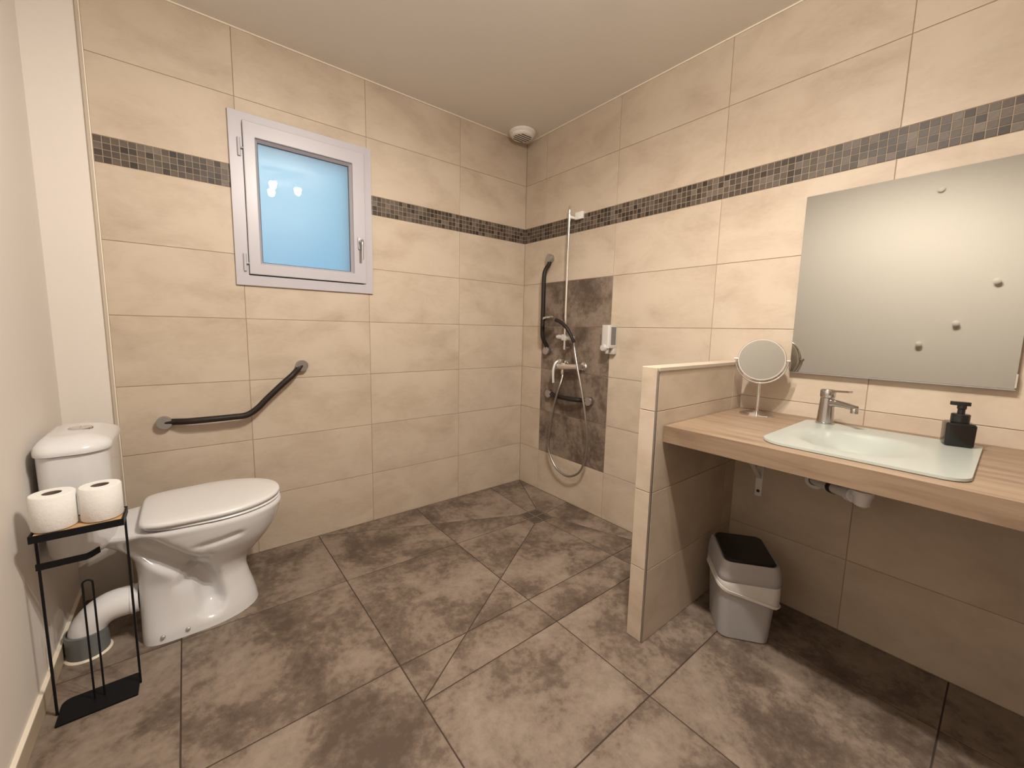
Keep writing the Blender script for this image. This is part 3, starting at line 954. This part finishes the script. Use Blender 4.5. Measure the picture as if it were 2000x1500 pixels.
for yy in (-0.455, -0.615):
    part('wall_rosette', lathe([(0.030, 0), (0.030, -0.005), (0.022, -0.012), (0.014, -0.014), (0.014, -0.06), (0, -0.06)], 28, 'x', (0, yy, MZ)), 'chrome', mx_)
part('hose_outlet', lathe([(0, 0.0), (0.0105, 0.0), (0.012, 0.012), (0.009, 0.04), (0, 0.04)], 18, 'z', (-0.060, -0.487, 0.892)), 'chrome', mx_)
part('cartridge', lathe([(0, 0), (0.020, 0), (0.022, 0.006), (0.022, 0.026), (0.016, 0.032), (0, 0.033)], 24, 'z', (-0.060, -0.470, MZ + 0.014)), 'chrome', mx_)
part('lever', tube(catmull([(-0.062, -0.446, MZ + 0.028), (-0.082, -0.437, MZ + 0.010), (-0.096, -0.436, MZ - 0.03), (-0.100, -0.440, MZ - 0.075), (-0.100, -0.444, MZ - 0.118)], 6), [0.008] * 10 + [0.0085] * 15, 12), 'silver_plastic', mx_)
# wall soap dispenser
SD = thing('wall_soap_dispenser', (0, -0.82, 1.05), 'grey wall soap dispenser with a round push button', 'soap dispenser')
part('housing', loft([[(x, y, z) for x, y in rrect(-0.070, 0.0, -0.862, -0.792, (0.022, 0.004, 0.004, 0.022), 6)] for z in (1.082, 1.086, 1.214, 1.218)], ang=30), 'silver_plastic', SD)
part('back_plate', box(-0.03, 0.0, -0.864, -0.800, 1.046, 1.09, 0.003), 'silver_plastic', SD)
part('level_window', box(-0.055, -0.012, -0.8635, -0.860, 1.102, 1.206, 0.001, 1), 'smoke', SD)
part('window_band', box(-0.066, -0.004, -0.864, -0.858, 1.084, 1.100, 0.001, 1), 'silver_plastic', SD)
part('nozzle', lathe([(0, 0), (0.008, 0), (0.012, 0.02), (0.012, 0.036), (0, 0.036)], 16, 'z', (-0.05, -0.832, 1.05)), 'silver_plastic', SD)
bt_ = lathe([(0, 0), (0.022, 0), (0.022, 0.010), (0.017, 0.016), (0, 0.018)], 28, 'x', (0, 0, 0))
bt_.transform(Matrix.Translation((-0.066, -0.822, 1.083)) @ Matrix.Rotation(math.pi, 4, 'Z'))
part('push_button', bt_, 'silver_plastic', SD)

# ------------------------------------------------------------------ floor drain
dn = thing('floor_drain', (DR[0], DR[1], DZ), 'square steel shower drain grate in the floor', 'drain')
gx, gy = DR
grid_bm = bmesh.new()
part('frame', cells([gx - 0.0735, gx - 0.066, gx + 0.066, gx + 0.0735], [gy - 0.0735, gy - 0.066, gy + 0.066, gy + 0.0735], {(1, 1)}, DZ - 0.006, DZ - 0.0005, 'z'), 'steel', dn)
part('sump', box(gx - 0.066, gx + 0.066, gy - 0.066, gy + 0.066, DZ - 0.0072, DZ - 0.0052), 'gasket', dn)
def grate():
    ms = [box(gx - 0.006, gx + 0.006, gy - 0.066, gy + 0.066, DZ - 0.005, DZ - 0.001), box(gx - 0.066, gx + 0.066, gy - 0.006, gy + 0.006, DZ - 0.005, DZ - 0.0011),
          ]
    for sx in (-1, 1):
        for sy in (-1, 1):
            for k in range(5):
                t = 0.012 + k * 0.011
                if sx * sy > 0:
                    xs = sorted((gx + sx * t, gx + sx * (t + 0.006)))
                    ys = sorted((gy + sy * 0.006, gy + sy * 0.066))
                else:
                    xs = sorted((gx + sx * 0.006, gx + sx * 0.066))
                    ys = sorted((gy + sy * t, gy + sy * (t + 0.006)))
                ms.append(box(xs[0], xs[1], ys[0], ys[1], DZ - 0.005, DZ - 0.0012))
    return join(ms)
part('grate', grate(), 'steel', dn)

# ------------------------------------------------------------------ ceiling vent
VX, VY = -0.143, -0.112
vt = thing('ceiling_vent', (VX, VY, ZC), 'round white extractor vent in the ceiling corner', 'vent')
part('rim', lathe([(0.0, 0), (0.060, 0), (0.088, -0.001), (0.0905, -0.006), (0.088, -0.016), (0.078, -0.024), (0.074, -0.026)], 48, 'z', (VX, VY, ZC - 0.0003)), 'white_plastic', vt)
part('grille', lathe([(0.080, -0.018), (0.077, -0.032), (0.070, -0.0395), (0.064, -0.0410), (0, -0.0415)], 48, 'z', (VX, VY, ZC)), 'white_plastic', vt)
dirv = Vector((0, -1, 0)); per = Vector((1, 0, 0))
for k in range(5):
    c = Vector((VX, VY, 0)) + dirv * (-0.044 + k * 0.022)
    hl = (0.040, 0.055, 0.060, 0.055, 0.040)[k]
    z0 = ZC - 0.0420
    a0, a1 = c - per * hl, c + per * hl
    me = mesh_from([a0 - dirv * 0.004 + Vector((0, 0, z0)), a1 - dirv * 0.004 + Vector((0, 0, z0)), a1 + dirv * 0.004 + Vector((0, 0, z0)), a0 + dirv * 0.004 + Vector((0, 0, z0)),
                    a0 - dirv * 0.004 + Vector((0, 0, z0 + 0.012)), a1 - dirv * 0.004 + Vector((0, 0, z0 + 0.012)), a1 + dirv * 0.004 + Vector((0, 0, z0 + 0.012)), a0 + dirv * 0.004 + Vector((0, 0, z0 + 0.012))],
                   [(0, 1, 2, 3), (4, 5, 6, 7), (0, 1, 5, 4), (1, 2, 6, 5), (2, 3, 7, 6), (3, 0, 4, 7)])
    part('slot', me, 'gasket', vt)

# ------------------------------------------------------------------ washbasin worktop
WT, WB_, WXF = 0.845, 0.785, -0.656
wt = link('worktop', cells([WXF, -0.552, -0.198, -0.0015], [YF + 0.001, -2.237, -1.885, PY0 - 0.0035], {(1, 1)}, WB_, WT, 'z'), 'oak')
tag(wt, 'long oak-look worktop fixed between partition and wall', 'worktop')
br = thing('shelf_bracket', (0, -1.682, 0.455), 'white metal bracket holding up the worktop', 'bracket')
part('wall_leg', box(-0.005, -0.0002, -1.696, -1.668, 0.452, WB_ - 0.0005, 0.001, 1), 'white_plastic', br)
part('arm', box(-0.33, -0.0002, -1.696, -1.668, WB_ - 0.0055, WB_ - 0.0005, 0.001, 1), 'white_plastic', br)
part('brace', tube([(-0.004, -1.682, 0.535), (-0.29, -1.682, WB_ - 0.004)], 0.01, flat=(0.0025, 0.009)), 'white_plastic', br)
part('screw_hole', lathe([(0, 0), (0.007, 0), (0.007, -0.0008), (0, -0.0008)], 16, 'x', (-0.0052, -1.682, 0.476)), 'gasket', br)

# glass washbasin
bs = thing('washbasin', (-0.35, -2.09, WT), 'white glass washbasin set flat into the oak worktop', 'washbasin')
BO = rrect(-0.603, -0.095, -2.316, -1.862, (0.050, 0.018, 0.030, 0.075), 10)
_b = []
for _i in range(len(BO)):           # even spacing along the straight edges too
    _p, _q = BO[_i], BO[(_i + 1) % len(BO)]
    _n = max(1, int(math.hypot(_q[0] - _p[0], _q[1] - _p[1]) / 0.014))
    _b += [(_p[0] + (_q[0] - _p[0]) * _t / _n, _p[1] + (_q[1] - _p[1]) * _t / _n) for _t in range(_n)]
BO = _b
bc = np.array([-0.365, -2.075])
NB = len(BO)
def bz(x, y):
    u = (x + 0.375) / 0.172; v = (y + 2.060) / 0.172
    q = (abs(u) ** 2.2 + abs(v) ** 2.2) ** (1 / 2.2)
    t = max(0.0, min(1.0, (1.0 - q) / 0.95))
    return -0.052 * (t * t * (3 - 2 * t))
top, bot = [], []
fr = [1.0, 0.985] + [0.96 - 0.03 * _i for _i in range(31)] + [0.04]
ringsB = []
ringsB.append([(bc[0] + (x - bc[0]) * 0.993, bc[1] + (y - bc[1]) * 0.993, WT + 0.0008) for x, y in BO])
ringsB.append([(x, y, WT + 0.0025) for x, y in BO])
for f in fr:
    ff = 0.996 if f == 1.0 else f
    ringsB.append([(bc[0] + (x - bc[0]) * ff, bc[1] + (y - bc[1]) * ff, WT + 0.0090 + bz(bc[0] + (x - bc[0]) * ff, bc[1] + (y - bc[1]) * ff)) for x, y in BO])
for f in list(reversed(fr))[:-2]:
    ringsB.append([(bc[0] + (x - bc[0]) * f, bc[1] + (y - bc[1]) * f, WT + 0.0008 + bz(bc[0] + (x - bc[0]) * f, bc[1] + (y - bc[1]) * f)) for x, y in BO])
vb = [p for r_ in ringsB for p in r_]
fb = []
for i in range(len(ringsB)):
    i2 = (i + 1) % len(ringsB)
    for k in range(NB):
        k2 = (k + 1) % NB
        fb.append((i * NB + k, i * NB + k2, i2 * NB + k2, i2 * NB + k))
# close the middle of the bowl (top and underside)
itop = 2 + len(fr) - 1
fb = [f for f in fb if not (f[0] // NB == itop and f[3] // NB == itop + 1)]
fb.append(tuple(itop * NB + k for k in range(NB)))
fb.append(tuple((itop + 1) * NB + k for k in reversed(range(NB))))
part('glass_slab', smooth_by_angle(mesh_from(vb, fb), 35), 'basin', bs)
part('waste_plug', lathe([(0, 0), (0.030, 0), (0.031, 0.002), (0.024, 0.004), (0, 0.005)], 28, 'z', (-0.365, -2.062, WT - 0.0440)), 'chrome', bs)

# waste trap under the basin
tr = thing('waste_trap', (-0.30, -2.07, 0.60), 'white plastic waste trap and pipe under the washbasin', 'pipe')
tx, ty = -0.300, -2.085
part('tail_pipe', tube([(tx, ty, 0.68), (tx, ty, 0.80)], 0.016, 16), 'pvc', tr)
part('trap_cup', lathe([(0, 0.0), (0.012, 0.001), (0.022, 0.008), (0.025, 0.022), (0.025, 0.040), (0.031, 0.041), (0.031, 0.056), (0.026, 0.058), (0, 0.058)], 28, 'z', (tx, ty, 0.627)), 'pvc', tr)
pipe = part('outlet_pipe', tube(catmull([(tx, ty, 0.652), (tx + 0.03, ty + 0.030, 0.650), (tx + 0.10, ty + 0.078, 0.634), (tx + 0.18, ty + 0.128, 0.614), (-0.0005, ty + 0.20, 0.588)], 6), 0.0185, 18), 'pvc', tr)
part('seal_ring', tube([(tx + 0.135, ty + 0.100, 0.6255), (tx + 0.160, ty + 0.1155, 0.619)], 0.0215, 18), 'gasket', pipe)
part('pipe_nut', tube([(tx + 0.024, ty + 0.025, 0.651), (tx + 0.050, ty + 0.044, 0.6455)], 0.024, 18), 'pvc', pipe)
part('wall_flange', lathe([(0.019, 0), (0.036, 0), (0.034, -0.008), (0.022, -0.016), (0.019, -0.016), (0.019, 0)], 28, 'x', (0, ty + 0.20, 0.588)), 'pvc', tr)

# basin tap
TX, TYp = -0.132, -1.925
tp_ = thing('basin_tap', (TX, TYp, WT + 0.009), 'chrome single-lever tap on the glass washbasin', 'tap')
dsp = Vector((-0.50, -0.866, 0))
zb = WT + 0.009
part('base_ring', lathe([(0, 0.0), (0.0295, 0), (0.0295, 0.004), (0.027, 0.006), (0, 0.006)], 32, 'z', (TX, TYp, zb)), 'tap_chrome', tp_)
part('body', lathe([(0.0265, 0.005), (0.0250, 0.03), (0.0225, 0.08), (0.0215, 0.098), (0.0, 0.099)], 32, 'z', (TX, TYp, zb)), 'tap_chrome', tp_)
def along(d, z): return (TX + dsp.x * d, TYp + dsp.y * d, zb + z)
part('spout', tube([along(0.006, 0.078), along(0.03, 0.083), along(0.07, 0.082), along(0.112, 0.078)], [0.015, 0.0125, 0.0105, 0.0095], 16), 'tap_chrome', tp_)
aer = lathe([(0, 0), (0.0115, 0), (0.0115, 0.016), (0.009, 0.02), (0, 0.02)], 20, 'z', along(0.106, 0.060))
part('aerator', aer, 'tap_chrome', tp_)
lv = part('lever_base', lathe([(0.0, 0.1), (0.0225, 0.1), (0.0238, 0.104), (0.0238, 0.124), (0.021, 0.129), (0, 0.13)], 32, 'z', (TX, TYp, zb)), 'tap_chrome', tp_)
part('lever', tube([along(0.0, 0.124), along(0.035, 0.127), along(0.085, 0.132)], 0.01, flat=(0.0035, 0.0085)), 'tap_chrome', lv)

# black soap bottle
SX, SYb = -0.150, -2.262
sb_ = thing('soap_bottle', (SX, SYb, WT + 0.0095), 'square black pump soap bottle on the washbasin edge', 'soap bottle', rotz=math.radians(14))
def sec(a, z, r=0.007): return [(x, y, z) for x, y in rrect(-a, a, -a, a, r, 4)]
part('bottle', loft([sec(0.0285, 0.0), sec(0.0315, 0.004), sec(0.0325, 0.066), sec(0.029, 0.071), sec(0.0215, 0.073)], ang=30), 'black_gloss', sb_, world=False)
part('collar', lathe([(0, 0.072), (0.0205, 0.072), (0.021, 0.075), (0.021, 0.096), (0.019, 0.098), (0, 0.098)], 32), 'black_plastic', sb_, world=False)
pmp = part('pump_neck', lathe([(0, 0.098), (0.0085, 0.098), (0.0085, 0.112), (0.0105, 0.114), (0.0105, 0.126), (0, 0.126)], 24), 'black_plastic', sb_, world=False)
part('pump_head', loft([[(x, y, z) for x, y in rrect(-0.010, 0.010, -0.018, 0.026, 0.007, 5)] for z in (0.124, 0.1255, 0.132, 0.1345)], ang=30), 'black_plastic', pmp, world=False)

# cosmetic mirror on a stand
CX, CY = -0.130, -1.690
cm = thing('cosmetic_mirror', (CX, CY, WT), 'small round chrome make-up mirror on a stand', 'mirror')
part('base', lathe([(0, 0), (0.064, 0), (0.065, 0.003), (0.060, 0.006), (0.02, 0.010), (0.010, 0.016), (0, 0.016)], 48, 'z', (CX, CY, WT)), 'chrome', cm)
part('stem', tube([(CX, CY, WT + 0.012), (CX, CY, WT + 0.135)], 0.0058, 16), 'chrome', cm)
dm = Vector((-1.0, -0.33, 0.05)).normalized()       # where the glass faces
zc = WT + 0.232
q = dm.to_track_quat('Z', 'Y').to_matrix().to_4x4()
Tm = Matrix.Translation((CX, CY, zc)) @ q
fr_m = lathe([(0.0800, -0.009), (0.0850, -0.009), (0.0872, -0.005), (0.0872, 0.005), (0.0850, 0.009), (0.0805, 0.009), (0.0800, 0.004), (0.0800, -0.009)], 64)
fr_m.transform(Tm)
part('mirror_frame', fr_m, 'chrome', cm)
gm = lathe([(0, -0.006), (0.0803, -0.006), (0.0803, 0.004), (0, 0.004)], 64)
gm.transform(Tm)
part('mirror_glass', gm, 'mirror', cm)
side = Vector((-dm.y, dm.x, 0)).normalized()
forkpts = [Vector((CX, CY, zc)) + side * (0.093 * math.cos(t)) + Vector((0, 0, 0.097 * math.sin(t))) for t in np.linspace(math.pi, 2 * math.pi, 28)]
part('fork', tube(forkpts, 0.0042, 12), 'chrome', cm)
for s_ in (-1, 1):
    a = Vector((CX, CY, zc)) + side * (0.084 * s_)
    b_ = Vector((CX, CY, zc)) + side * (0.099 * s_)
    part('pivot', tube([a, b_], 0.0055, 12), 'chrome', cm)

# wall mirror
wm = thing('wall_mirror', (-0.012, -2.058, 1.03), 'large frameless rectangular mirror above the worktop', 'mirror')
part('glass', box(-0.020, -0.015, -2.3575, -1.7600, 1.0300, 1.7310, 0.0006, 1), 'mirror', wm)
part('backing', box(-0.0149, -0.0003, -2.350, -1.768, 1.038, 1.724), 'gasket', wm)
for y0, y1 in ((-1.7625, -1.7575), (-2.360, -2.355)):
    part('clip', box(-0.0225, -0.0003, y0, y1, 1.034, 1.078, 0.0006, 1), 'chrome', wm)
part('bottom_rail', box(-0.0225, -0.0003, -2.3585, -1.759, 1.0265, 1.0298), 'satin', wm)

# ------------------------------------------------------------------ pedal-free waste bin under the worktop
bn = thing('waste_bin', (-0.298, -1.750, 0), 'grey plastic bin with black lid under the worktop', 'waste bin', rotz=math.radians(-53))
def bsec(a, b_, z, r=0.035, dz=None): return [(x, y, z if dz is None else z + dz(x, y)) for x, y in rrect(-a, a, -b_, b_, r, 7)]
part('bucket', loft([bsec(0.084, 0.090, 0.0005), bsec(0.090, 0.096, 0.004), bsec(0.097, 0.105, 0.15), bsec(0.103, 0.112, 0.252), bsec(0.095, 0.1, 0.2525)], ang=40), 'grey_plastic', bn, world=False)
slope = lambda x, y: 0.06 * y
part('bin_top', loft([bsec(0.1045, 0.114, 0.240), bsec(0.108, 0.1175, 0.244), bsec(0.109, 0.119, 0.266), bsec(0.106, 0.116, 0.300, dz=slope), bsec(0.101, 0.112, 0.318, 0.032, slope), bsec(0.095, 0.106, 0.326, 0.028, slope), bsec(0.089, 0.101, 0.324, 0.024, slope)], ang=50), 'grey_plastic', bn, world=False)
part('lid', loft([bsec(0.0885, 0.1005, 0.323, 0.024, slope), bsec(0.0895, 0.1015, 0.328, 0.024, slope), bsec(0.085, 0.097, 0.333, 0.024, slope)], ang=30), 'black_plastic', bn, world=False)
lowz = lambda x, y: -0.026 - 0.24 * (x + 0.1) + 0.004 * math.sin(40 * x) + 0.003 * math.sin(57 * y)
ln = part('bin_liner', loft([bsec(0.1075, 0.1170, 0.2440), bsec(0.1085, 0.1180, 0.2420), bsec(0.1090, 0.1185, 0.240, dz=lambda x, y: lowz(x, y) * 0.5), bsec(0.1080, 0.1175, 0.242, dz=lowz), bsec(0.1050, 0.1145, 0.242, dz=lowz)], caps=False, ang=60), 'liner', bn, world=False)
hemp = [Vector((x * 1.010, y * 1.010, 0.240 + lowz(x, y))) for x, y in rrect(-0.108, 0.108, -0.1175, 0.1175, 0.035, 7)]
part('liner_hem', tube(hemp + [hemp[0]], 0.005, flat=(0.0065, 0.0012), cap=False), 'white_plastic', ln, world=False)

# ------------------------------------------------------------------ hooks on the painted wall (seen in the mirror)
for y, z, which in [(-1.877, 1.134, 'lowest of the round pale knob hooks on the painted wall'), (-2.051, 1.289, 'round pale knob hook just above the lowest one on the painted wall'),
                    (-2.212, 1.576, 'round pale knob hook just below the topmost one on the painted wall'), (-1.882, 2.253, 'topmost round pale knob hook, high on the painted wall')]:
    hk = link('wall_hook', lathe([(0.012, 0), (0.012, 0.003), (0.0085, 0.006), (0.0085, 0.014), (0.016, 0.019), (0.020, 0.026), (0.019, 0.033), (0.012, 0.038), (0, 0.040)], 28, 'x', (0, 0, 0)), 'paint', None, (XL, y, z))
    tag(hk, which, 'wall hook', 'pale knob hooks on the painted wall')
